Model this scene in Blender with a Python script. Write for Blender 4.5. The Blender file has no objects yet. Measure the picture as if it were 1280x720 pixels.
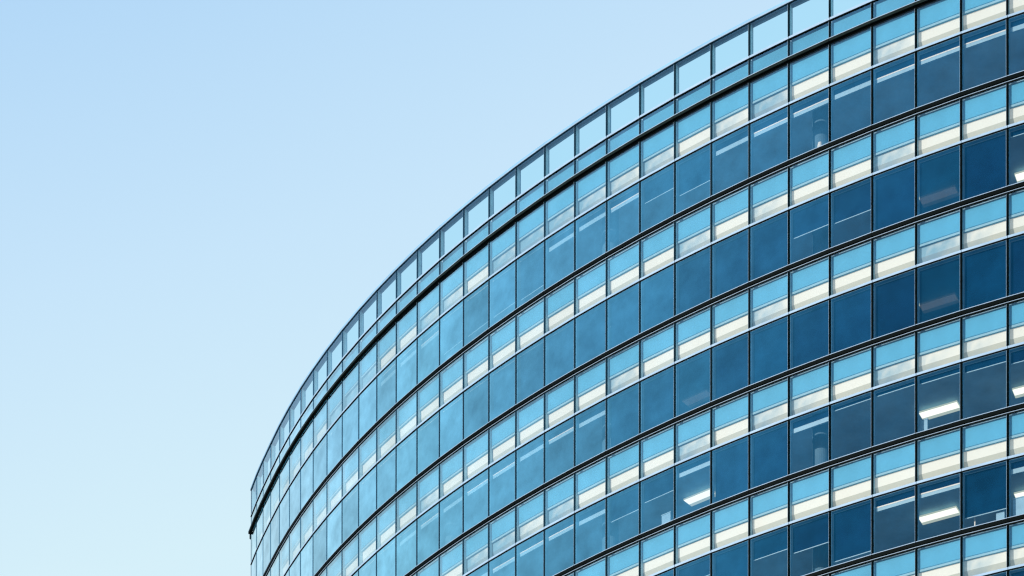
import bpy, math, random
from mathutils import Vector
random.seed(7)
sc = bpy.context.scene
COL = sc.collection
EYE = 1.6                                   # eye height of the photographer

# ------------------------------------------------------------------ materials
def lin(r, g, b):
    f = lambda c: (c/255/12.92) if c/255 <= .04045 else ((c/255+.055)/1.055)**2.4
    return (f(r), f(g), f(b), 1)
def new_mat(name):
    m = bpy.data.materials.new(name); m.use_nodes = True
    nt = m.node_tree; nt.nodes.clear()
    out = nt.nodes.new('ShaderNodeOutputMaterial')
    return m, nt, out
def N(nt, t, **kw):
    n = nt.nodes.new(t)
    for k, v in kw.items(): setattr(n, k, v)
    return n
def noise_color(nt, c, scale, amount, detail=4, stretch=(1, 1, 1)):
    """a base colour broken up by world-scale noise"""
    tc = N(nt, 'ShaderNodeTexCoord'); mp = N(nt, 'ShaderNodeMapping'); mp.inputs['Scale'].default_value = stretch
    no = N(nt, 'ShaderNodeTexNoise'); no.inputs['Scale'].default_value = scale; no.inputs['Detail'].default_value = detail
    nt.links.new(tc.outputs['Object'], mp.inputs['Vector']); nt.links.new(mp.outputs[0], no.inputs['Vector'])
    mr = N(nt, 'ShaderNodeMapRange'); mr.inputs['From Min'].default_value = .3; mr.inputs['From Max'].default_value = .7
    mr.inputs['To Min'].default_value = 1-amount; mr.inputs['To Max'].default_value = 1+amount
    nt.links.new(no.outputs['Fac'], mr.inputs['Value'])
    vm = N(nt, 'ShaderNodeVectorMath', operation='SCALE'); vm.inputs[0].default_value = c[:3]
    nt.links.new(mr.outputs[0], vm.inputs['Scale'])
    return vm.outputs[0]
def pbr(name, c, rough=.5, metal=0., scale=3., amount=.12, stretch=(1, 1, 1), emit=None, emit_s=0., alpha=None, spec=.2):
    m, nt, out = new_mat(name)
    b = N(nt, 'ShaderNodeBsdfPrincipled')
    b.inputs['Roughness'].default_value = rough; b.inputs['Metallic'].default_value = metal
    nt.links.new(noise_color(nt, c, scale, amount, stretch=stretch), b.inputs['Base Color'])
    if emit: b.inputs['Emission Color'].default_value = emit; b.inputs['Emission Strength'].default_value = emit_s
    b.inputs['Specular IOR Level'].default_value = spec
    if alpha is not None: b.inputs['Alpha'].default_value = alpha
    nt.links.new(b.outputs[0], out.inputs[0])
    return m
def glass(name, tint, fac, col, wobble=.003, vary=.21):
    """coated facade glass: clear transmission under a tinted reflection that grows towards grazing;
    fac / col: stops (facing value 1-cos, reflectance / reflection colour)"""
    m, nt, out = new_mat(name)
    tr = N(nt, 'ShaderNodeBsdfTransparent'); tr.inputs['Color'].default_value = (*tint, 1)
    gl = N(nt, 'ShaderNodeBsdfGlossy'); gl.inputs['Roughness'].default_value = .02
    lw = N(nt, 'ShaderNodeLayerWeight'); lw.inputs['Blend'].default_value = .5
    def ramp(stops):
        r = N(nt, 'ShaderNodeValToRGB'); e = r.color_ramp.elements
        e[0].position, e[0].color = stops[0]; e[1].position, e[1].color = stops[-1]
        for p, c in stops[1:-1]: x = e.new(p); x.color = c
        nt.links.new(lw.outputs['Facing'], r.inputs[0]); return r
    rf = ramp([(p, (v, v, v, 1)) for p, v in fac]); rc = ramp([(p, (*c, 1)) for p, c in col])
    # each pane differs in tint, none quite flat; noise paints reflection mottling into colour
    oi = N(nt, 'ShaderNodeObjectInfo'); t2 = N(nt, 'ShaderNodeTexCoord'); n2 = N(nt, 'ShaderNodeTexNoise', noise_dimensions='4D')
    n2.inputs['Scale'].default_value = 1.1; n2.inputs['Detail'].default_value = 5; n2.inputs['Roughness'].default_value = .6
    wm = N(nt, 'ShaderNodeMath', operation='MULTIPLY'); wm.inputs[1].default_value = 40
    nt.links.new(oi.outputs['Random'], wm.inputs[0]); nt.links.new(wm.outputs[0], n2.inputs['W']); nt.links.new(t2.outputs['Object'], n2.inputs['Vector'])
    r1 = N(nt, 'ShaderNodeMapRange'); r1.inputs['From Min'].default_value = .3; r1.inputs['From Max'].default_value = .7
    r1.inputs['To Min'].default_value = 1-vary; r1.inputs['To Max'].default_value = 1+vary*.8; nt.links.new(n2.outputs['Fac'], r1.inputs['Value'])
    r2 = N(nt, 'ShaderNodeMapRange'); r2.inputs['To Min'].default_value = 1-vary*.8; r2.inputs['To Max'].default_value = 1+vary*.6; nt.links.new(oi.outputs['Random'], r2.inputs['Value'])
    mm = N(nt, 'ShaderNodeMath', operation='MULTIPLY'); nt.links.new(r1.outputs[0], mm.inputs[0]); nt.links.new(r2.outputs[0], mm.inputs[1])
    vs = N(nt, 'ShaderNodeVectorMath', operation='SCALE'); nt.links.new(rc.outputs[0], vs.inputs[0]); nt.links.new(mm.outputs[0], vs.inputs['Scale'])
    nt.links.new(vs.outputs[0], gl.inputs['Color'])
    tc = N(nt, 'ShaderNodeTexCoord'); no = N(nt, 'ShaderNodeTexNoise')
    no.inputs['Scale'].default_value = .9; no.inputs['Detail'].default_value = 2
    nt.links.new(tc.outputs['Object'], no.inputs['Vector'])
    bp = N(nt, 'ShaderNodeBump'); bp.inputs['Strength'].default_value = 1; bp.inputs['Distance'].default_value = wobble
    nt.links.new(no.outputs['Fac'], bp.inputs['Height']); nt.links.new(bp.outputs[0], gl.inputs['Normal'])
    mx = N(nt, 'ShaderNodeMixShader')
    nt.links.new(rf.outputs[0], mx.inputs[0]); nt.links.new(tr.outputs[0], mx.inputs[1]); nt.links.new(gl.outputs[0], mx.inputs[2])
    nt.links.new(mx.outputs[0], out.inputs[0])
    return m

M = {}
TINT_R = [(0, (.02, .40, .80)), (.19, (.05, .515, .90)), (.31, (.26, .79, 1.0)), (.5, (.52, .96, 1.0)), (.70, (.76, .99, 1)), (.9, (.95, 1, 1))]
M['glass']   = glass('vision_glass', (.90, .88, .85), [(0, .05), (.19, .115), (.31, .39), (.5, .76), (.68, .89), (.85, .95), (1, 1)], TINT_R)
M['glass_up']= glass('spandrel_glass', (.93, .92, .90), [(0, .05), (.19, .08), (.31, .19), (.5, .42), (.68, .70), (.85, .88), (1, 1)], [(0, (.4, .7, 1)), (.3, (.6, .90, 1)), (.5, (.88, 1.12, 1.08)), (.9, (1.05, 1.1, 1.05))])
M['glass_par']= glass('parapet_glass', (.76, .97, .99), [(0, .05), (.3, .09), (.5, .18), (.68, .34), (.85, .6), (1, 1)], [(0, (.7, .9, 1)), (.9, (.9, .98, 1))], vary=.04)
M['black']   = pbr('black_anodised_metal', (.0015, .0035, .0035), .6, 0, 2, .3, spec=.03)
def grazing_metal(name, c, sheen):
    """dark anodised metal that picks up the sky at grazing angles"""
    m, nt, out = new_mat(name)
    d = N(nt, 'ShaderNodeBsdfDiffuse'); nt.links.new(noise_color(nt, c, 2, .3), d.inputs['Color'])
    g = N(nt, 'ShaderNodeBsdfGlossy'); g.inputs['Roughness'].default_value = .22; g.inputs['Color'].default_value = (*sheen, 1)
    lw = N(nt, 'ShaderNodeLayerWeight'); r = N(nt, 'ShaderNodeValToRGB'); e = r.color_ramp.elements
    nt.links.new(lw.outputs['Facing'], r.inputs[0])
    e[0].position, e[0].color = .25, (0, 0, 0, 1); e[1].position, e[1].color = .9, (.75, .75, .75, 1)
    x = e.new(.55); x.color = (.16, .16, .16, 1)
    mx = N(nt, 'ShaderNodeMixShader'); nt.links.new(r.outputs[0], mx.inputs[0])
    nt.links.new(d.outputs[0], mx.inputs[1]); nt.links.new(g.outputs[0], mx.inputs[2]); nt.links.new(mx.outputs[0], out.inputs[0])
    return m
M['mullion'] = grazing_metal('dark_mullion_metal', (.0015, .004, .005), (.22, .62, .85))
M['blind_sheer'] = pbr('sheer_navy_blind', (.0012, .024, .056), .7, 0, .9, .45, alpha=.78, spec=.02)
M['darkgrey']= pbr('dark_painted_metal', (.009, .016, .015), .6, 0, 2, .3, spec=.03)
M['silver']  = pbr('silver_aluminium', (.27, .37, .49), .5, 0, 2, .08)
M['rail']    = pbr('pale_aluminium_rail', (.30, .42, .56), .5, 0, 1.2, .10)
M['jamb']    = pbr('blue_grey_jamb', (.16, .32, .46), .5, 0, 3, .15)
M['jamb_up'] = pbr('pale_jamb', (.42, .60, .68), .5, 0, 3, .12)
M['backing'] = pbr('pale_blue_backing_panel', (.072, .34, .54), .6, 0, .8, .14)
M['backing_reflect'] = pbr('painted_reflection_strip', (.24, .43, .54), .6, 0, .8, .10)
M['fascia']  = pbr('blue_fascia_panel', (.065, .30, .48), .6, 0, .8, .10)
M['cream']   = pbr('cream_bulkhead', (.86, .83, .74), .6, 0, .6, .05)
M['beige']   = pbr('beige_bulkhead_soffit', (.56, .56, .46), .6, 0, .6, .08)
M['greyish'] = pbr('mottled_grey_bulkhead', (.42, .47, .50), .6, 0, 2.2, .30)
M['blind']   = pbr('navy_roller_blind', (.0018, .018, .062), .7, 0, .9, .45, alpha=.90, spec=.02)
M['blind_lt']= pbr('steel_blue_roller_blind', (.0015, .030, .084), .7, 0, .9, .45, alpha=.90, spec=.02)
M['bar']     = pbr('pale_blind_bar', (.32, .52, .66), .5, 0, 2, .08)
M['bar_warm']= pbr('cream_blind_cassette', (.78, .78, .74), .5, 0, 2, .08)
M['ceiling'] = pbr('blue_grey_ceiling', (.24, .40, .50), .8, 0, .8, .35, emit=(.5, .75, 1, 1), emit_s=.03)  # faint emission puts the office lighting into the ceiling itself
M['column']  = pbr('column_paint', (.085, .175, .25), .7, 0, 1, .12)
M['core']    = pbr('office_core_wall', (.06, .12, .18), .8, 0, .4, .2)
M['lamp']    = pbr('lit_diffuser', (.85, .85, .78), .5, 0, 2, .03, emit=(1, .97, .88, 1), emit_s=1.35)
M['lamp_side']= pbr('fixture_housing', (.5, .60, .50), .5, 0, 2, .05, emit=(.9, 1, .82, 1), emit_s=.5)
M['white']   = pbr('white_plastic', (.80, .80, .76), .4, 0, 3, .05, emit=(1, 1, .95, 1), emit_s=.0)
M['paleblue']= pbr('pale_blue_board', (.30, .52, .70), .6, 0, 3, .12)
M['roof']    = pbr('roof_membrane', (.30, .31, .31), .9, 0, .8, .15)
M['ground']  = pbr('concrete_paving', (.24, .23, .21), .9, 0, .15, .2)
M['coping']  = pbr('coping_metal', (.20, .40, .58), .4, 0, 1, .12)

# ------------------------------------------------------------------ mesh builder
class MB:
    def __init__(s): s.v = []; s.f = []; s.m = []; s.mats = []
    def mi(s, m):
        if m not in s.mats: s.mats.append(m)
        return s.mats.index(m)
    def quad(s, a, b, c, d, m):
        k = len(s.v); s.v += [tuple(a), tuple(b), tuple(c), tuple(d)]; s.f.append((k, k+1, k+2, k+3)); s.m.append(s.mi(m))
    def hexa(s, p, m, mats=None):
        """p: 8 points, 0-3 bottom ring, 4-7 top ring; mats: per face (bottom, top, s0..s3)"""
        k = len(s.v); s.v += [tuple(q) for q in p]
        for n, f in enumerate([(3, 2, 1, 0), (4, 5, 6, 7), (0, 1, 5, 4), (1, 2, 6, 5), (2, 3, 7, 6), (3, 0, 4, 7)]):
            s.f.append(tuple(k+i for i in f)); s.m.append(s.mi(mats[n] if mats else m))
    def build(s, name, parent=None, origin=None):
        me = bpy.data.meshes.new(name)
        o = Vector(origin) if origin is not None else Vector((0, 0, 0))
        me.from_pydata([tuple(Vector(q)-o) for q in s.v], [], s.f)
        for m in s.mats: me.materials.append(M[m])
        me.polygons.foreach_set('material_index', s.m); me.update()
        ob = bpy.data.objects.new(name, me); COL.objects.link(ob)
        ob.location = o
        if parent is not None:
            ob.parent = parent
            ob.location = o - WORLD[parent.name]
        WORLD[ob.name] = o
        return ob
WORLD = {}
def tag(o, label=None, cat=None, group=None, kind=None):
    if label: o['label'] = label
    if cat: o['category'] = cat
    if group: o['group'] = group
    if kind: o['kind'] = kind
    return o

# ------------------------------------------------------------------ plan of the facade
R, X0, Y0 = 57.035, 49.522, 135.632
T0, DT = -2.70405, .0293960
IMIN, IMAX = -8, 34
def rad(i): t = T0 + DT*i; return Vector((math.cos(t), math.sin(t), 0))
def node(i, d=0.):                         # mullion point i, d metres outwards
    p = Vector((X0, Y0, 0)) + rad(i)*(R+d)
    if i < -5: p -= Vector((-.049, .9988, 0))*{-6: .15, -7: .38, -8: .65}.get(int(i), .65)     # the curve flattens at its end
    return p
CEN = {}
class Bay:
    """local frame of the flat pane between mullions i and i+1"""
    def __init__(s, i):
        s.i = i; s.a, s.b = node(i), node(i+1)
        s.u = (s.b-s.a).normalized(); s.L = (s.b-s.a).length
        s.n = rad(i+.5)
    def p(s, u, d, z): return s.a + s.u*u + s.n*d + Vector((0, 0, z))
    def box(s, mb, u0, u1, d0, d1, z0, z1, m, mats=None):
        """box: u along the pane, d outwards, z up.  faces: bottom, top, back, right, front, left"""
        P = [s.p(u0, d0, z0), s.p(u1, d0, z0), s.p(u1, d1, z0), s.p(u0, d1, z0),
             s.p(u0, d0, z1), s.p(u1, d0, z1), s.p(u1, d1, z1), s.p(u0, d1, z1)]
        mb.hexa(P, m, mats)
def ring_box(mb, d0, d1, z0, z1, m, i0=IMIN, i1=IMAX, mats=None, ends=0.):
    """mitred continuous band following the mullion points"""
    for i in range(i0, i1):
        e0 = Vector((0, 0, 0)); e1 = Vector((0, 0, 0))
        if i == i0 and ends: e0 = -Bay(i).u*ends
        if i == i1-1 and ends: e1 = Bay(i).u*ends
        q = lambda k, d, z, e: node(k, d)+Vector((0, 0, z))+e
        P = [q(i, d0, z0, e0), q(i+1, d0, z0, e1), q(i+1, d1, z0, e1), q(i, d1, z0, e0),
             q(i, d0, z1, e0), q(i+1, d0, z1, e1), q(i+1, d1, z1, e1), q(i, d1, z1, e0)]
        k = len(mb.v); mb.v += [tuple(x) for x in P]
        fs = [(3, 2, 1, 0), (4, 5, 6, 7), (0, 1, 5, 4), (2, 3, 7, 6)]
        ms = [mats[0], mats[1], mats[2], mats[3]] if mats else [m]*4
        if i == i0: fs.append((3, 0, 4, 7)); ms.append(m)
        if i == i1-1: fs.append((1, 2, 6, 5)); ms.append(m)
        for f, mm in zip(fs, ms):
            mb.f.append(tuple(k+j for j in f)); mb.m.append(mb.mi(mm))

H = 4.0
RT, RB = .065, .055                       # transom: above / below its axis
ZT, ZP, ZC = 68.003+EYE, 66.586+EYE, 65.869+EYE
ZC -= .09
ZM = lambda r: 64.051+EYE - H*(r-1)
ZD = lambda r: (61.925-.05+EYE - H*(r-1)) if r > 0 else ZC
ROWS = 16
BAND = .235                                # height of a floor band from its lip to the glass below
GD = -.004                                  # glass plane, just behind the mullion faces

# ------------------------------------------------------------------ camera
CAMP = dict(f=2979.36, pitch=.010642, roll=-.001853, cx=-177.61, cy=1849.86)
cam = bpy.data.objects.new('camera', bpy.data.cameras.new('camera')); COL.objects.link(cam)
cam.data.sensor_fit = 'HORIZONTAL'; cam.data.sensor_width = 36
cam.data.lens = CAMP['f']/1280*36
cam.data.shift_x = -CAMP['cx']/1280; cam.data.shift_y = CAMP['cy']/1280
cam.data.clip_start = .1; cam.data.clip_end = 20000
cam.location = (0, 0, EYE)
cam.rotation_euler = (math.radians(90)+CAMP['pitch'], CAMP['roll'], 0)
sc.camera = cam
def project(p):
    X, Y, Z = p.x, p.y, p.z-EYE
    c, s = math.cos(CAMP['pitch']), math.sin(CAMP['pitch'])
    d = Y*c+Z*s; u = -Y*s+Z*c
    px, py = CAMP['f']*X/d, CAMP['f']*u/d
    c, s = math.cos(CAMP['roll']), math.sin(CAMP['roll'])
    return 640+CAMP['cx']+c*px-s*py, 360+CAMP['cy']-(s*px+c*py)
def area_in_frame(b, z0, z1):
    n = 0; g = 6
    for a in range(g):
        for c in range(g):
            x, y = project(b.p(b.L*(a+.5)/g, 0, z0+(z1-z0)*(c+.5)/g))
            if 0 <= x < 1280 and 0 <= y < 720: n += 1
    if not n: return 0
    x0, y0 = project(b.p(0, 0, z0)); x1, _ = project(b.p(b.L, 0, z0)); _, y2 = project(b.p(0, 0, z1))
    return abs((x1-x0)*(y2-y0))*n/g/g

# ------------------------------------------------------------------ the building
base_pt = Vector((X0-10, Y0-20, 0))
tower = bpy.data.objects.new('office_building', None); COL.objects.link(tower)
tower.location = base_pt; WORLD[tower.name] = base_pt
tag(tower, 'tall curved glass office building with blue panes and black floor bands', 'office building')

# --- horizontal members
mb = MB()
ring_box(mb, -.27, .03, ZT-.045, ZT+.035, 'coping', mats=['coping', 'silver', 'coping', 'coping'], ends=.04)
ring_box(mb, -.02, .045, ZT-.095, ZT-.045, 'silver', ends=.04)
ring_box(mb, -.02, .02, ZT-.125, ZT-.095, 'mullion', ends=.04)
ring_box(mb, -.25, -.17, ZT-.16, ZT-.045, 'jamb', ends=.0)
mb.build('parapet_coping', tower, base_pt)
def rail(z):
    m_ = MB()
    ring_box(m_, -.06, .008, z-RB+.022, z+RT, 'rail', mats=['black', 'rail', 'rail', 'rail'], ends=.02)
    ring_box(m_, -.06, .028, z-RB-.012, z-RB+.022, 'black', ends=.02)
    for i in range(IMIN, IMAX+1):                    # fine joint at every mullion
        b = Bay(i if i < IMAX else i-1); u = 0 if i < IMAX else b.L
        b.box(m_, u-.008, u+.008, 0, .0105, z-RB+.023, z+RT-.001, 'darkgrey')
    return m_
rail(ZP-.02).build('parapet_rail', tower, base_pt)
mb = MB()                                   # the deep dark cornice under the parapet
ring_box(mb, -.02, .130, ZC-.024, ZC, 'silver', ends=.12)
ring_box(mb, -.02, .122, ZC-.125, ZC-.024, 'darkgrey', ends=.12, mats=['black', 'black', 'black', 'darkgrey'])
ring_box(mb, -.02, .03, ZC-.16, ZC-.125, 'black', ends=.12)
for i in range(IMIN, IMAX+1):
    b = Bay(i if i < IMAX else i-1); u = 0 if i < IMAX else b.L
    b.box(mb, u-.010, u+.010, .08, .1265, ZC-.128, ZC-.028, 'black')
mb.build('cornice', tower, base_pt)
for r in range(1, ROWS+1):
    rail(ZM(r)).build('transom', tower, base_pt)
    z = ZD(r); m_ = MB()
    ring_box(m_, -.06, .078, z-.024, z, 'silver', ends=.05)
    ring_box(m_, -.06, .070, z-.150, z-.024, 'black', ends=.05)
    ring_box(m_, -.06, .012, z-.170, z-.150, 'black', ends=.02)
    ring_box(m_, -.06, .020, z-.190, z-.170, 'silver', ends=.02)
    ring_box(m_, -.06, .008, z-BAND, z-.190, 'black', ends=.02)
    for i in range(IMIN, IMAX+1):                    # butt joints of the cladding lengths
        b = Bay(i if i < IMAX else i-1); u = 0 if i < IMAX else b.L
        b.box(m_, u-.006, u+.006, .03, .0795, z-.151, z+.001, 'black')
    m_.build('floor_band', tower, base_pt)

# --- mullions: one continuous vertical member at every bay line
def mullion(i, seg):
    mb = MB(); bl = Bay(max(i-1, IMIN)); br = Bay(min(i, IMAX-1))
    c = node(i); n = rad(i); t = Vector((-n.y, n.x, 0))          # t runs towards higher i
    def bx(u0, u1, d0, d1, z0, z1, m, mats=None):
        q = lambda u, d, z: c+t*u+n*d+Vector((0, 0, z))
        mb.hexa([q(u0, d0, z0), q(u1, d0, z0), q(u1, d1, z0), q(u0, d1, z0),
                 q(u0, d0, z1), q(u1, d0, z1), q(u1, d1, z1), q(u0, d1, z1)], m, mats)
    for z0, z1, up in seg:
        bx(-.045, .045, -.03, .003, z0, z1, 'mullion')
        bx(-.053, -.046, -.025, .001, z0, z1, 'silver')
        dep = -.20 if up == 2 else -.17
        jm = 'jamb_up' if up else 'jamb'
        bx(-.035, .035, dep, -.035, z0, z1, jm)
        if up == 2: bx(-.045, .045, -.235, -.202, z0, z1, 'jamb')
    o = mb.build('mullion', tower, base_pt)
    return o
segs = [(ZP-.02+RT, ZT-.125, 2), (ZC, ZP-.02-RB-.012, 1)]
for r in range(1, ROWS+1):
    segs.append((ZM(r)+RT, (ZC-.16) if r == 1 else ZD(r-1)-BAND, 1))
    segs.append((ZD(r), ZM(r)-RB-.012, 0))
for i in range(IMIN, IMAX+1): mullion(i, segs)

# --- parapet glass and fascia glass
E0, E1 = .05, .05
for i in range(IMIN, IMAX):
    b = Bay(i)
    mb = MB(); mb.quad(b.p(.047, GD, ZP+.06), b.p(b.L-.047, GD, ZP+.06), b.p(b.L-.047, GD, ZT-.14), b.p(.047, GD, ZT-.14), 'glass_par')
    mb.build('parapet_panel', tower, base_pt)
    mb = MB(); mb.quad(b.p(.036, -.14, ZC-.02), b.p(b.L-.036, -.14, ZC-.02), b.p(b.L-.036, -.14, ZP+.01), b.p(.036, -.14, ZP+.01), 'fascia')
    fp = mb.build('fascia_panel', tower, base_pt)
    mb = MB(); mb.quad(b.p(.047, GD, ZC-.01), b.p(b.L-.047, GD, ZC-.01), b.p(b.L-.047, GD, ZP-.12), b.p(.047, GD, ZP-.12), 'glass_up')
    mb.build('pane', fp, base_pt)

# --- what every pane shows: S = raised blind with its cassette in sight, number = blind lowered to
#     that fraction of the pane, 1 = fully lowered
STATE = {}
def setrow(r, strips, lines):
    for i in strips: STATE[(r, i)] = 'S'
    for i, v in lines.items(): STATE[(r, i)] = v
setrow(1, [3, 4, 5, 10, 11, 12, 15, 16, 17, 18, 19, 20, 21, 22, 23], {6: .78, 7: .80, 8: .80, 9: .84, 13: .45, 14: .66})
setrow(2, [24], {17: .54, 18: .57, 22: .16, 25: .4})
setrow(3, [4, 5, 6, 7, 8, 9, 10, 11, 23], {})
setrow(4, [7, 8, 9, 10, 11, 14, 17, 24], {12: .50, 13: .43, 18: .11, 19: .11, 20: .16, 21: .20, 22: .27, 23: .3})
setrow(5, [10, 11, 12, 19, 20, 22, 23], {14: .38, 16: .42, 17: .54, 18: .93, 21: .83})
for r in range(6, ROWS+1):
    for i in range(IMIN, IMAX):
        k = random.random()
        if k < .25: STATE[(r, i)] = 'S'
        elif k < .4: STATE[(r, i)] = random.choice([.3, .5, .8])
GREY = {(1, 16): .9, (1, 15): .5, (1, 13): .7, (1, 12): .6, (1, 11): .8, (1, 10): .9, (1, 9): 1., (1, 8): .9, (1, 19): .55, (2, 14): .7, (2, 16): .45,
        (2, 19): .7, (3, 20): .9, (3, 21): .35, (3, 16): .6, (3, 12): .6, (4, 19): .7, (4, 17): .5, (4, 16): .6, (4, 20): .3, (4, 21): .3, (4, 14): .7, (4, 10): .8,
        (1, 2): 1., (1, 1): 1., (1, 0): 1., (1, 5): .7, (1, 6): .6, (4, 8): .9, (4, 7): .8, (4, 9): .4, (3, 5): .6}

def window_meshes(b, r):
    """vision window (below the transom): frame, pane, blind, bar"""
    z0, z1 = ZD(r)+.0, ZM(r)-RB-.012
    rr = random.Random(r*97+b.i)
    fr = MB()
    b.box(fr, .036, b.L-.036, -.16, -.010, z1-.02, z1+.03, 'jamb')             # head
    b.box(fr, .036, .066, -.15, -.034, z0, z1-.02, 'jamb')
    b.box(fr, b.L-.066, b.L-.036, -.15, -.034, z0, z1-.02, 'jamb')
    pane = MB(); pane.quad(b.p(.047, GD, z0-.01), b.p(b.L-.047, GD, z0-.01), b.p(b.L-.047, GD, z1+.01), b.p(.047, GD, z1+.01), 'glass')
    st = STATE.get((r, b.i), 1)
    blind = bar = None
    hgt = z1-z0
    bm_ = 'blind' if rr.random() < .6 else 'blind_lt'
    if st == 'S':
        f = rr.choice([.11, .12, .13]); zb = z1-f*hgt
        blind = MB(); b.box(blind, .07, b.L-.07, -.215, -.205, zb, z1-.02, bm_)
        bar = MB(); b.box(bar, .07, b.L-.07, -.25, -.18, zb-.17, zb-.002, 'bar')
        if rr.random() < .55: b.box(bar, .07, b.L-.07, -.179, -.172, zb-.05, zb-.002, 'bar_warm')
    else:
        if (r, b.i) in ((2, 20), (3, 20), (3, 14)): bm_ = 'blind_sheer'
        zb = z1-max(.06, st-.07)*hgt if st < 1 else z0+.02
        blind = MB(); b.box(blind, .07, b.L-.07, -.215, -.205, zb, z1-.02, bm_)
        if st < 1:
            bar = MB(); b.box(bar, .07, b.L-.07, -.225, -.195, zb-.032, zb-.002, 'bar')
    return fr, pane, blind, bar
def spandrel_meshes(b, r):
    """panel above the transom: blue backing, cream bulkhead, glass"""
    z0 = ZM(r)+RT; z1 = (ZC-.16) if r == 1 else ZD(r-1)-BAND
    bk = MB(); zs = z0+.70
    b.box(bk, .036, b.L-.036, -.20, -.13, zs, z1+.02, 'backing')
    b.box(bk, .036, b.L-.036, -.128, -.118, zs-.002, zs+.075, 'backing_reflect')  # paler strip paints the soft reflection above the cream boards
    b.box(bk, .036, b.L-.036, -.128, -.115, zs+.10, zs+.116, 'fascia')         # fine seam line
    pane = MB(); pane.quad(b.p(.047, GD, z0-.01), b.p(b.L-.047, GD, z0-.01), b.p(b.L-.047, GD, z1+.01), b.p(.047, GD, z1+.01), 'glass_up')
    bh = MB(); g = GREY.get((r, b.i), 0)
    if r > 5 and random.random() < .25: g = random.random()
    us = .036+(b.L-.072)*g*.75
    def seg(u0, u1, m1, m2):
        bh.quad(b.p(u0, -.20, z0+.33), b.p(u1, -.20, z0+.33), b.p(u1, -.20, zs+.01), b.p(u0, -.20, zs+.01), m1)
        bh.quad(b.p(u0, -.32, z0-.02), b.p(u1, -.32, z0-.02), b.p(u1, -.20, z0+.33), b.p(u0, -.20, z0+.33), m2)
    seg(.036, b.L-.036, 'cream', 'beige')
    return bk, pane, bh, g

# cream with a soft grey veil that fades along the pane (amount set per board)
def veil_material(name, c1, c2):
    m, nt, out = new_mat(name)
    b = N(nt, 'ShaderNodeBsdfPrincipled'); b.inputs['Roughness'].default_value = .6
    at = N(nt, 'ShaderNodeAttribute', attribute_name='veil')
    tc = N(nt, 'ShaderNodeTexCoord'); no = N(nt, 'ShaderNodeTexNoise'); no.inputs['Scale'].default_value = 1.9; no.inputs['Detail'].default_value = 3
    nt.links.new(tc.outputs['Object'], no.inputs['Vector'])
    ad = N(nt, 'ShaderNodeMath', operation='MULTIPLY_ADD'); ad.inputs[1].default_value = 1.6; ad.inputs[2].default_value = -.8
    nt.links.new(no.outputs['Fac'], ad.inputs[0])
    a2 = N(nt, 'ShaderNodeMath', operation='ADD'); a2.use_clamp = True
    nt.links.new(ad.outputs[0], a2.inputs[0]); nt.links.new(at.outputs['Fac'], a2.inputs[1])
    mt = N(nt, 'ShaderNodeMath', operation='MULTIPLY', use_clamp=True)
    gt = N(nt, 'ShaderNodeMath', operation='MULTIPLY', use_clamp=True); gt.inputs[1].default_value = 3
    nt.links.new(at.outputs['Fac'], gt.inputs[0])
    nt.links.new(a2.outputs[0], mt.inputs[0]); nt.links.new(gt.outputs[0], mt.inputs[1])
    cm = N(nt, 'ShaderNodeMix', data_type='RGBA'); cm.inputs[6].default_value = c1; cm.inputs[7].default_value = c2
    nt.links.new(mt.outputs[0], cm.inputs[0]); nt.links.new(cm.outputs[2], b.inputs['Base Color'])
    # emission in the board colour is added to brighten them; no lamp here
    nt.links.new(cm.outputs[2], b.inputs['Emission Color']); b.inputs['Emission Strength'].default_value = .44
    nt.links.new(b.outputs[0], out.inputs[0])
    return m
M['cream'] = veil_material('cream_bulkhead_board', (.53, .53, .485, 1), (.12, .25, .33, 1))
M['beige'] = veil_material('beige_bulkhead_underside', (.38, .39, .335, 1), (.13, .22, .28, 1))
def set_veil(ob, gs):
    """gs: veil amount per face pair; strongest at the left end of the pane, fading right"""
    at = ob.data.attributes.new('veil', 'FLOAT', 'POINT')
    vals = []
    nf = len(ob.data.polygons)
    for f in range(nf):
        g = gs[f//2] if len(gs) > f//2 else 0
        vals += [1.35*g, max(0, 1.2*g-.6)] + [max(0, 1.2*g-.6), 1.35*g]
    at.data.foreach_set('value', vals)

cells = []
for r in range(1, ROWS+1):
    for i in range(IMIN, IMAX): cells.append((r, i, Bay(i)))
vis_w = sorted(cells, key=lambda c: -area_in_frame(c[2], ZD(c[0]), ZM(c[0])))
vis_s = sorted(cells, key=lambda c: -area_in_frame(c[2], ZM(c[0]), ZM(c[0])+1.4))
def merge(dst, src):
    k = len(dst.v); dst.v += src.v
    for f, m in zip(src.f, src.m):
        dst.f.append(tuple(k+j for j in f)); dst.m.append(dst.mi(src.mats[m]))
rest = MB()
for n, (r, i, b) in enumerate(vis_w):
    fr, pane, blind, bar = window_meshes(b, r)
    if n < 100:
        o = b.p(b.L/2, 0, ZD(r))
        w = fr.build('window', tower, o)
        pane.build('pane', w, o)
        if blind: blind.build('blind', w, o)
        if bar: bar.build('blind_bar', w, o)
    else:
        for x in (fr, pane, blind, bar):
            if x: merge(rest, x)
tag(rest.build('window', tower, base_pt), kind='stuff')
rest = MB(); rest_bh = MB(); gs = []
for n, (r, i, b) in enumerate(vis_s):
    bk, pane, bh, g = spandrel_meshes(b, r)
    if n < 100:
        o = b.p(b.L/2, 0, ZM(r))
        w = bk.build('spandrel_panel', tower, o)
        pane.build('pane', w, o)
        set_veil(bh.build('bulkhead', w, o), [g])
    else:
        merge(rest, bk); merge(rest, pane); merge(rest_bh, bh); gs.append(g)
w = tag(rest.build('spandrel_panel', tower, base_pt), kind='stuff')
set_veil(rest_bh.build('bulkhead', w, base_pt), gs)

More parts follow.
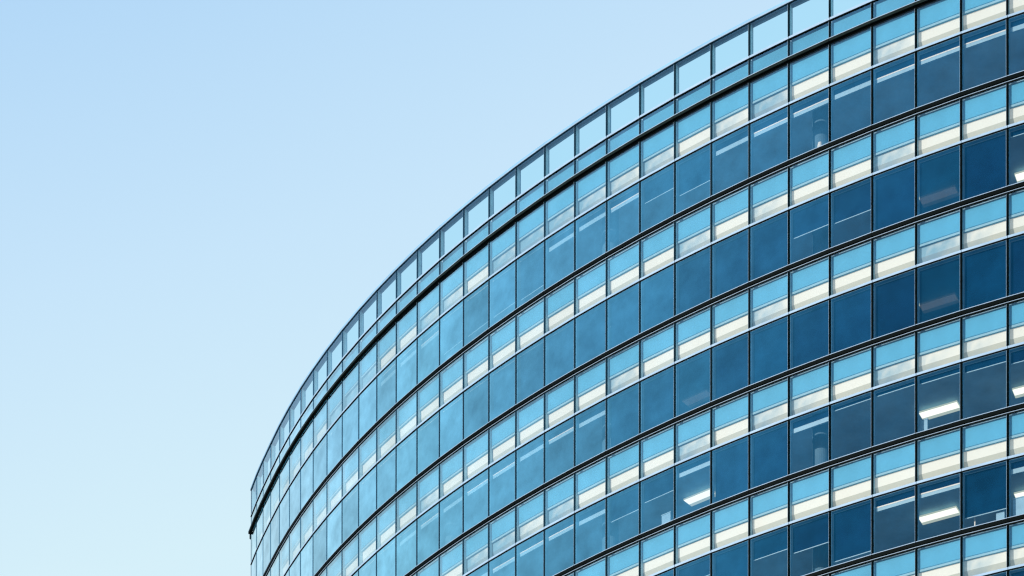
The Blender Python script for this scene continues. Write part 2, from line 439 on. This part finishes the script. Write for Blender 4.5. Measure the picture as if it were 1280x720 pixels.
# --- rooms behind the glass: one ceiling per storey, a core wall, round columns
for r in range(1, ROWS+1):
    zc = (ZC-.16) if r == 1 else ZD(r-1)-BAND
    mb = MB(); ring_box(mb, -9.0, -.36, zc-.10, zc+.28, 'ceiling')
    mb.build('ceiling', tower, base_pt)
mb = MB(); ring_box(mb, -9.3, -9.05, 0, ZC-.1, 'core'); mb.build('core_wall', tower, base_pt)
for i in range(5, IMAX, 6):
    mb = MB(); b = Bay(i); c = b.p(b.L*.38, -1.5, 0); n = 28; rr = .34
    for k in range(n):
        a0, a1 = 2*math.pi*k/n, 2*math.pi*(k+1)/n
        p0 = c+Vector((math.cos(a0), math.sin(a0), 0))*rr; p1 = c+Vector((math.cos(a1), math.sin(a1), 0))*rr
        zt = Vector((0, 0, ZC-.31))
        mb.quad(p0, p1, p1+zt, p0+zt, 'column')
    mb.build('column', tower, base_pt)

# --- roof, returns and back of the building
mb = MB()
back = 34
A, B = node(IMIN), node(IMAX)
dirA = Vector((.62, 1, 0)).normalized(); dirB = Vector((.25, 1, 0)).normalized()
A2, B2 = A+dirA*back, B+dirB*(back-4)
zr = ZP-.22
pts = [node(i, -.16) for i in range(IMIN, IMAX+1)]
k0 = len(mb.v)
mb.v += [tuple(p+Vector((0, 0, zr))) for p in pts] + [tuple(B2+Vector((0, 0, zr))), tuple(A2+Vector((0, 0, zr)))]
mb.f.append(tuple(range(k0, len(mb.v)))); mb.m.append(mb.mi('roof'))
mb.build('roof', tower, base_pt)
def flat_wall(P, Q, outward):
    """plain banded curtain wall for the sides the photo does not show"""
    mb = MB(); u = (Q-P).normalized(); L = (Q-P).length; n = Vector((u.y, -u.x, 0))*outward
    def bx(u0, u1, d0, d1, z0, z1, m):
        q = lambda a, d, z: P+u*a+n*d+Vector((0, 0, z))
        mb.hexa([q(u0, d0, z0), q(u1, d0, z0), q(u1, d1, z0), q(u0, d1, z0), q(u0, d0, z1), q(u1, d0, z1), q(u1, d1, z1), q(u0, d1, z1)], m)
    nb = round(L/1.68)
    bx(0, L, -.4, -.25, 0, ZP-.25, 'core')
    q = lambda a, z: P+u*a+n*(-.05)+Vector((0, 0, z))
    for r in range(1, ROWS+1):
        zt = ZC-.3 if r == 1 else ZD(r-1)-BAND
        mb.quad(q(0, ZM(r)), q(L, ZM(r)), q(L, zt), q(0, zt), 'glass_up'); mb.quad(q(0, ZD(r)), q(L, ZD(r)), q(L, ZM(r)-.1), q(0, ZM(r)-.1), 'glass')
        bx(0, L, -.24, -.15, ZM(r)+.1, zt, 'backing')
        bx(0, L, -.24, -.15, ZD(r), ZM(r)-.12, 'blind_lt')
        bx(.05, L-.05, -.04, .09, ZD(r)-.30, ZD(r), 'black'); bx(.05, L-.05, -.04, .02, ZM(r)-.10, ZM(r)+.05, 'rail')
    bx(.05, L-.05, -.04, .2, ZC-.3, ZC, 'black')
    mb.quad(q(0, ZC), q(L, ZC), q(L, ZP-.1), q(0, ZP-.1), 'glass_up'); mb.quad(q(0, ZP), q(L, ZP), q(L, ZT-.1), q(0, ZT-.1), 'glass_par')
    bx(.0, L, -.24, -.15, ZC, ZP-.2, 'fascia')
    bx(.05, L, -.3, .03, ZT-.1, ZT+.03, 'coping'); bx(.05, L-.05, -.04, .02, ZP-.1, ZP+.06, 'rail')
    for k in range(1, nb): bx(L*k/nb-.04, L*k/nb+.04, -.04, .012, 0, ZT-.1, 'black')
    mb.build('side_wall', tower, base_pt)
flat_wall(A+dirA*.1, A2, -1); flat_wall(B+dirB*.1, B2, 1); flat_wall(A2, B2, -1)

# ------------------------------------------------------------------ things inside, seen through the panes
def empty(name, loc, label, cat, group=None):
    o = bpy.data.objects.new(name, None); COL.objects.link(o); o.location = loc
    WORLD[o.name] = Vector(loc); tag(o, label, cat, group); return o
def ray_depth(b, px, py, z):
    """depth behind pane b at which height z appears at photo pixel (px,py); found by bisection along u,d"""
    best = None
    for ui in range(-30, 60):
        for di in range(5, 80):
            u, d = ui*.06, -di*.1
            x, y = project(b.p(u, d, z)); e = (x-px)**2+(y-py)**2
            if best is None or e < best[0]: best = (e, u, d)
    return best[1], best[2]
def light_fixture(r, u, d, i, L, W, label, dim=False):
    b = Bay(i); zc = ((ZC-.16) if r == 1 else ZD(r-1)-BAND)-.10
    c = b.p(u, d, zc-.22)
    t = empty('light_fixture', c, label, 'ceiling light', 'lit light fixtures hanging under the office ceilings')
    # housing: a shallow trough, closed by a diffuser below
    mb = MB(); x0, x1 = u-L/2, u+L/2
    b.box(mb, x0, x1, d-W/2, d+W/2, zc-.19, zc-.13, 'lamp_side'); 
    P = [b.p(x0, d-W/2, zc-.13), b.p(x1, d-W/2, zc-.13), b.p(x1, d+W/2, zc-.13), b.p(x0, d+W/2, zc-.13),
         b.p(x0+.1, d-W/4, zc-.07), b.p(x1-.1, d-W/4, zc-.07), b.p(x1-.1, d+W/4, zc-.07), b.p(x0+.1, d+W/4, zc-.07)]
    mb.hexa(P, 'lamp_side'); mb.build('housing', t, c)
    mb = MB(); b.box(mb, x0+.02, x1-.02, d-W/2+.22, d+W/2-.02, zc-.205, zc-.192, 'lamp'); mb.build('diffuser', t, c)
    mb = MB(); b.box(mb, x0+.02, x1-.02, d-W/2+.02, d-W/2+.215, zc-.205, zc-.192, 'lamp_side'); mb.build('reflector', t, c)
    mb = MB()
    for s in (x0+.25, x1-.25): b.box(mb, s-.008, s+.008, d-.008, d+.008, zc-.07, zc+.001, 'darkgrey')
    mb.build('hanger', t, c)
FX = [(4, 20, 1175, 514, 1.5, 'bright hanging light fixture behind the fourth storey from the top, near a raised blind'),
      (5, 20, 1174, 646, 1.5, 'bright hanging light fixture one storey directly under another one, beside a navy blinded pane'),
      (4, 14, 872, 628, 1.3, 'bright light fixture cut by the black floor band near the middle of the picture bottom'),
      (2, 20, 1174, 247, 1.4, 'faint light fixture glowing through a lowered blind on the second storey from the top'),
      (3, 20, 1174, 380, 1.4, 'faint light fixture glowing through a lowered blind on the third storey from the top'),
      (3, 14, 866, 506, 1.2, 'very faint light fixture behind a lowered blind near the middle of the facade'),
      (4, 22, 1290, 487, 1.4, 'light fixture at the right edge of the photo on the fourth storey from the top'),
      (5, 22, 1292, 618, 1.4, 'light fixture at the right edge of the photo on the fifth storey from the top'),
      (2, 22, 1290, 218, 1.2, 'light fixture at the right edge of the photo on the second storey from the top')]
for r, i, px, py, L, lab in FX:
    zc = ((ZC-.16) if r == 1 else ZD(r-1)-BAND)-.10
    u, d = ray_depth(Bay(i), px, py, zc-.2)
    print('FIX', r, i, round(u, 2), round(d, 2))
    light_fixture(r, u, d, i, L, .62, lab)

def revolve(b, u, d, z, prof, m, n=20):
    mb = MB()
    for (r0, z0), (r1, z1) in zip(prof, prof[1:]):
        for k in range(n):
            a0, a1 = 2*math.pi*k/n, 2*math.pi*(k+1)/n
            q = lambda rr, zz, a: b.p(u, d, z+zz)+Vector((math.cos(a)*rr, math.sin(a)*rr, 0))
            mb.quad(q(r0, z0, a0), q(r0, z0, a1), q(r1, z1, a1), q(r1, z1, a0), m)
    return mb
# small white desk lamp head standing on the sill, top storey
b = Bay(17); z = ZD(1); c = b.p(1.07, -.45, z)
t = empty('table_lamp', c, 'small white tapered lamp standing at the foot of a top storey window', 'lamp')
revolve(b, 1.07, -.45, z, [(0, 0), (.09, 0), (.09, .02), (.015, .03), (.015, .30), (0, .30)], 'white').build('stand', t, c)
revolve(b, 1.07, -.45, z, [(.12, .28), (.075, .52), (.0, .53)], 'white').build('lamp_shade', t, c)
def carton(r, i, u, d, w, dp, h, label, m='paleblue', lid=True):
    b = Bay(i); z = ZD(r); c = b.p(u+w/2, d, z)
    t = empty('storage_box', c, label, 'box', None)
    mb = MB(); b.box(mb, u, u+w, d-dp, d, z, z+h, m); mb.build('body', t, c)
    mb = MB(); b.box(mb, u-.015, u+w+.015, d-dp-.015, d+.015, z+h, z+h+.035, 'bar'); mb.build('lid', t, c)
carton(5, 21, 1.18, -.30, .30, .2, .60, 'pale blue box under the lowered blind, left of the right photo edge')
carton(5, 22, .12, -.30, .48, .2, .80, 'taller pale blue box at the window foot on the right photo edge')
carton(4, 20, .03, -.30, .30, .2, .60, 'pale blue box at the foot of the window with a bright light fixture')
carton(4, 13, .85, -.30, .42, .2, .58, 'pale box on the floor left of the fixture cut by the floor band')
b = Bay(21); z = ZD(5); c = b.p(.38, -.42, z)
t = empty('clothes_hook_stand', c, 'short white stand with a bent top behind the pane under a nearly lowered blind', 'stand')
mb = MB(); b.box(mb, .36, .40, -.44, -.40, z, z+.66, 'white'); b.box(mb, .402, .46, -.44, -.40, z+.61, z+.66, 'white'); b.box(mb, .30, .46, -.50, -.34, z-.0, z+.015, 'white')
mb.build('frame', t, c)

# ------------------------------------------------------------------ ground
mb = MB(); S = 6000
mb.quad((-S, -S, 0), (S, -S, 0), (S, S, 0), (-S, S, 0), 'ground')
tag(mb.build('ground'), kind='structure')

# ------------------------------------------------------------------ light
SUN_EL, SUN_AZ = math.radians(15), math.radians(-147)       # direction to the sun, angle from +X
sd = Vector((math.cos(SUN_AZ)*math.cos(SUN_EL), math.sin(SUN_AZ)*math.cos(SUN_EL), math.sin(SUN_EL)))
sun = bpy.data.objects.new('sun', bpy.data.lights.new('sun', 'SUN')); COL.objects.link(sun)
sun.data.energy = 4.2; sun.data.angle = math.radians(.5); sun.data.color = (1, .95, .87)
sun.rotation_euler = sd.to_track_quat('Z', 'Y').to_euler()
sun.location = (0, 0, 120)

w = bpy.data.worlds.new('World'); sc.world = w; w.use_nodes = True
nt = w.node_tree; nt.nodes.clear()
out = nt.nodes.new('ShaderNodeOutputWorld'); bg = nt.nodes.new('ShaderNodeBackground'); bg.inputs['Strength'].default_value = .1
sky = nt.nodes.new('ShaderNodeTexSky'); sky.sky_type = 'NISHITA'; sky.sun_disc = False
sky.sun_elevation = SUN_EL; sky.sun_rotation = math.atan2(sd.x, sd.y)
sky.air_density = 1.0; sky.dust_density = 1.2; sky.ozone_density = 1.0
tc = nt.nodes.new('ShaderNodeTexCoord'); sx = nt.nodes.new('ShaderNodeSeparateXYZ')
nt.links.new(tc.outputs['Generated'], sx.inputs[0])
# thin high haze: pale low down, bluer higher up and towards the left
ma = nt.nodes.new('ShaderNodeMath'); ma.operation = 'MULTIPLY_ADD'; ma.inputs[1].default_value = -.20
nt.links.new(sx.outputs['X'], ma.inputs[0]); nt.links.new(sx.outputs['Z'], ma.inputs[2])
no = nt.nodes.new('ShaderNodeTexNoise'); no.inputs['Scale'].default_value = 2.2; no.inputs['Detail'].default_value = 2
nt.links.new(tc.outputs['Generated'], no.inputs['Vector'])
m2 = nt.nodes.new('ShaderNodeMath'); m2.operation = 'MULTIPLY_ADD'; m2.inputs[1].default_value = .05
nt.links.new(no.outputs['Fac'], m2.inputs[0]); nt.links.new(ma.outputs[0], m2.inputs[2])
cr = nt.nodes.new('ShaderNodeValToRGB'); nt.links.new(m2.outputs[0], cr.inputs[0])
e = cr.color_ramp.elements
def stop(p, c): 
    x = e.new(p); x.color = c
e[0].position = .0; e[0].color = lin(214, 234, 246)
e[1].position = 1.; e[1].color = lin(120, 178, 236)
stop(.50, lin(216, 242, 251)); stop(.585, lin(201, 231, 252)); stop(.665, lin(179, 217, 249))
sc_ = nt.nodes.new('ShaderNodeVectorMath'); sc_.operation = 'SCALE'; sc_.inputs['Scale'].default_value = 11.2
nt.links.new(cr.outputs[0], sc_.inputs[0])
mx = nt.nodes.new('ShaderNodeMix'); mx.data_type = 'RGBA'; mx.inputs[0].default_value = .85
nt.links.new(sky.outputs[0], mx.inputs[6]); nt.links.new(sc_.outputs[0], mx.inputs[7])
nt.links.new(mx.outputs[2], bg.inputs['Color']); nt.links.new(bg.outputs[0], out.inputs['Surface'])

# ------------------------------------------------------------------ render settings
sc.view_settings.view_transform = 'Standard'; sc.view_settings.look = 'None'
sc.view_settings.exposure = 0; sc.view_settings.gamma = 1
sc.render.engine = 'CYCLES'
sc.cycles.use_denoising = True
sc.cycles.max_bounces = 8; sc.cycles.transparent_max_bounces = 16
sc.cycles.sample_clamp_indirect = 4
sc.cycles.pixel_filter_type = 'BLACKMAN_HARRIS'; sc.cycles.filter_width = 1.3
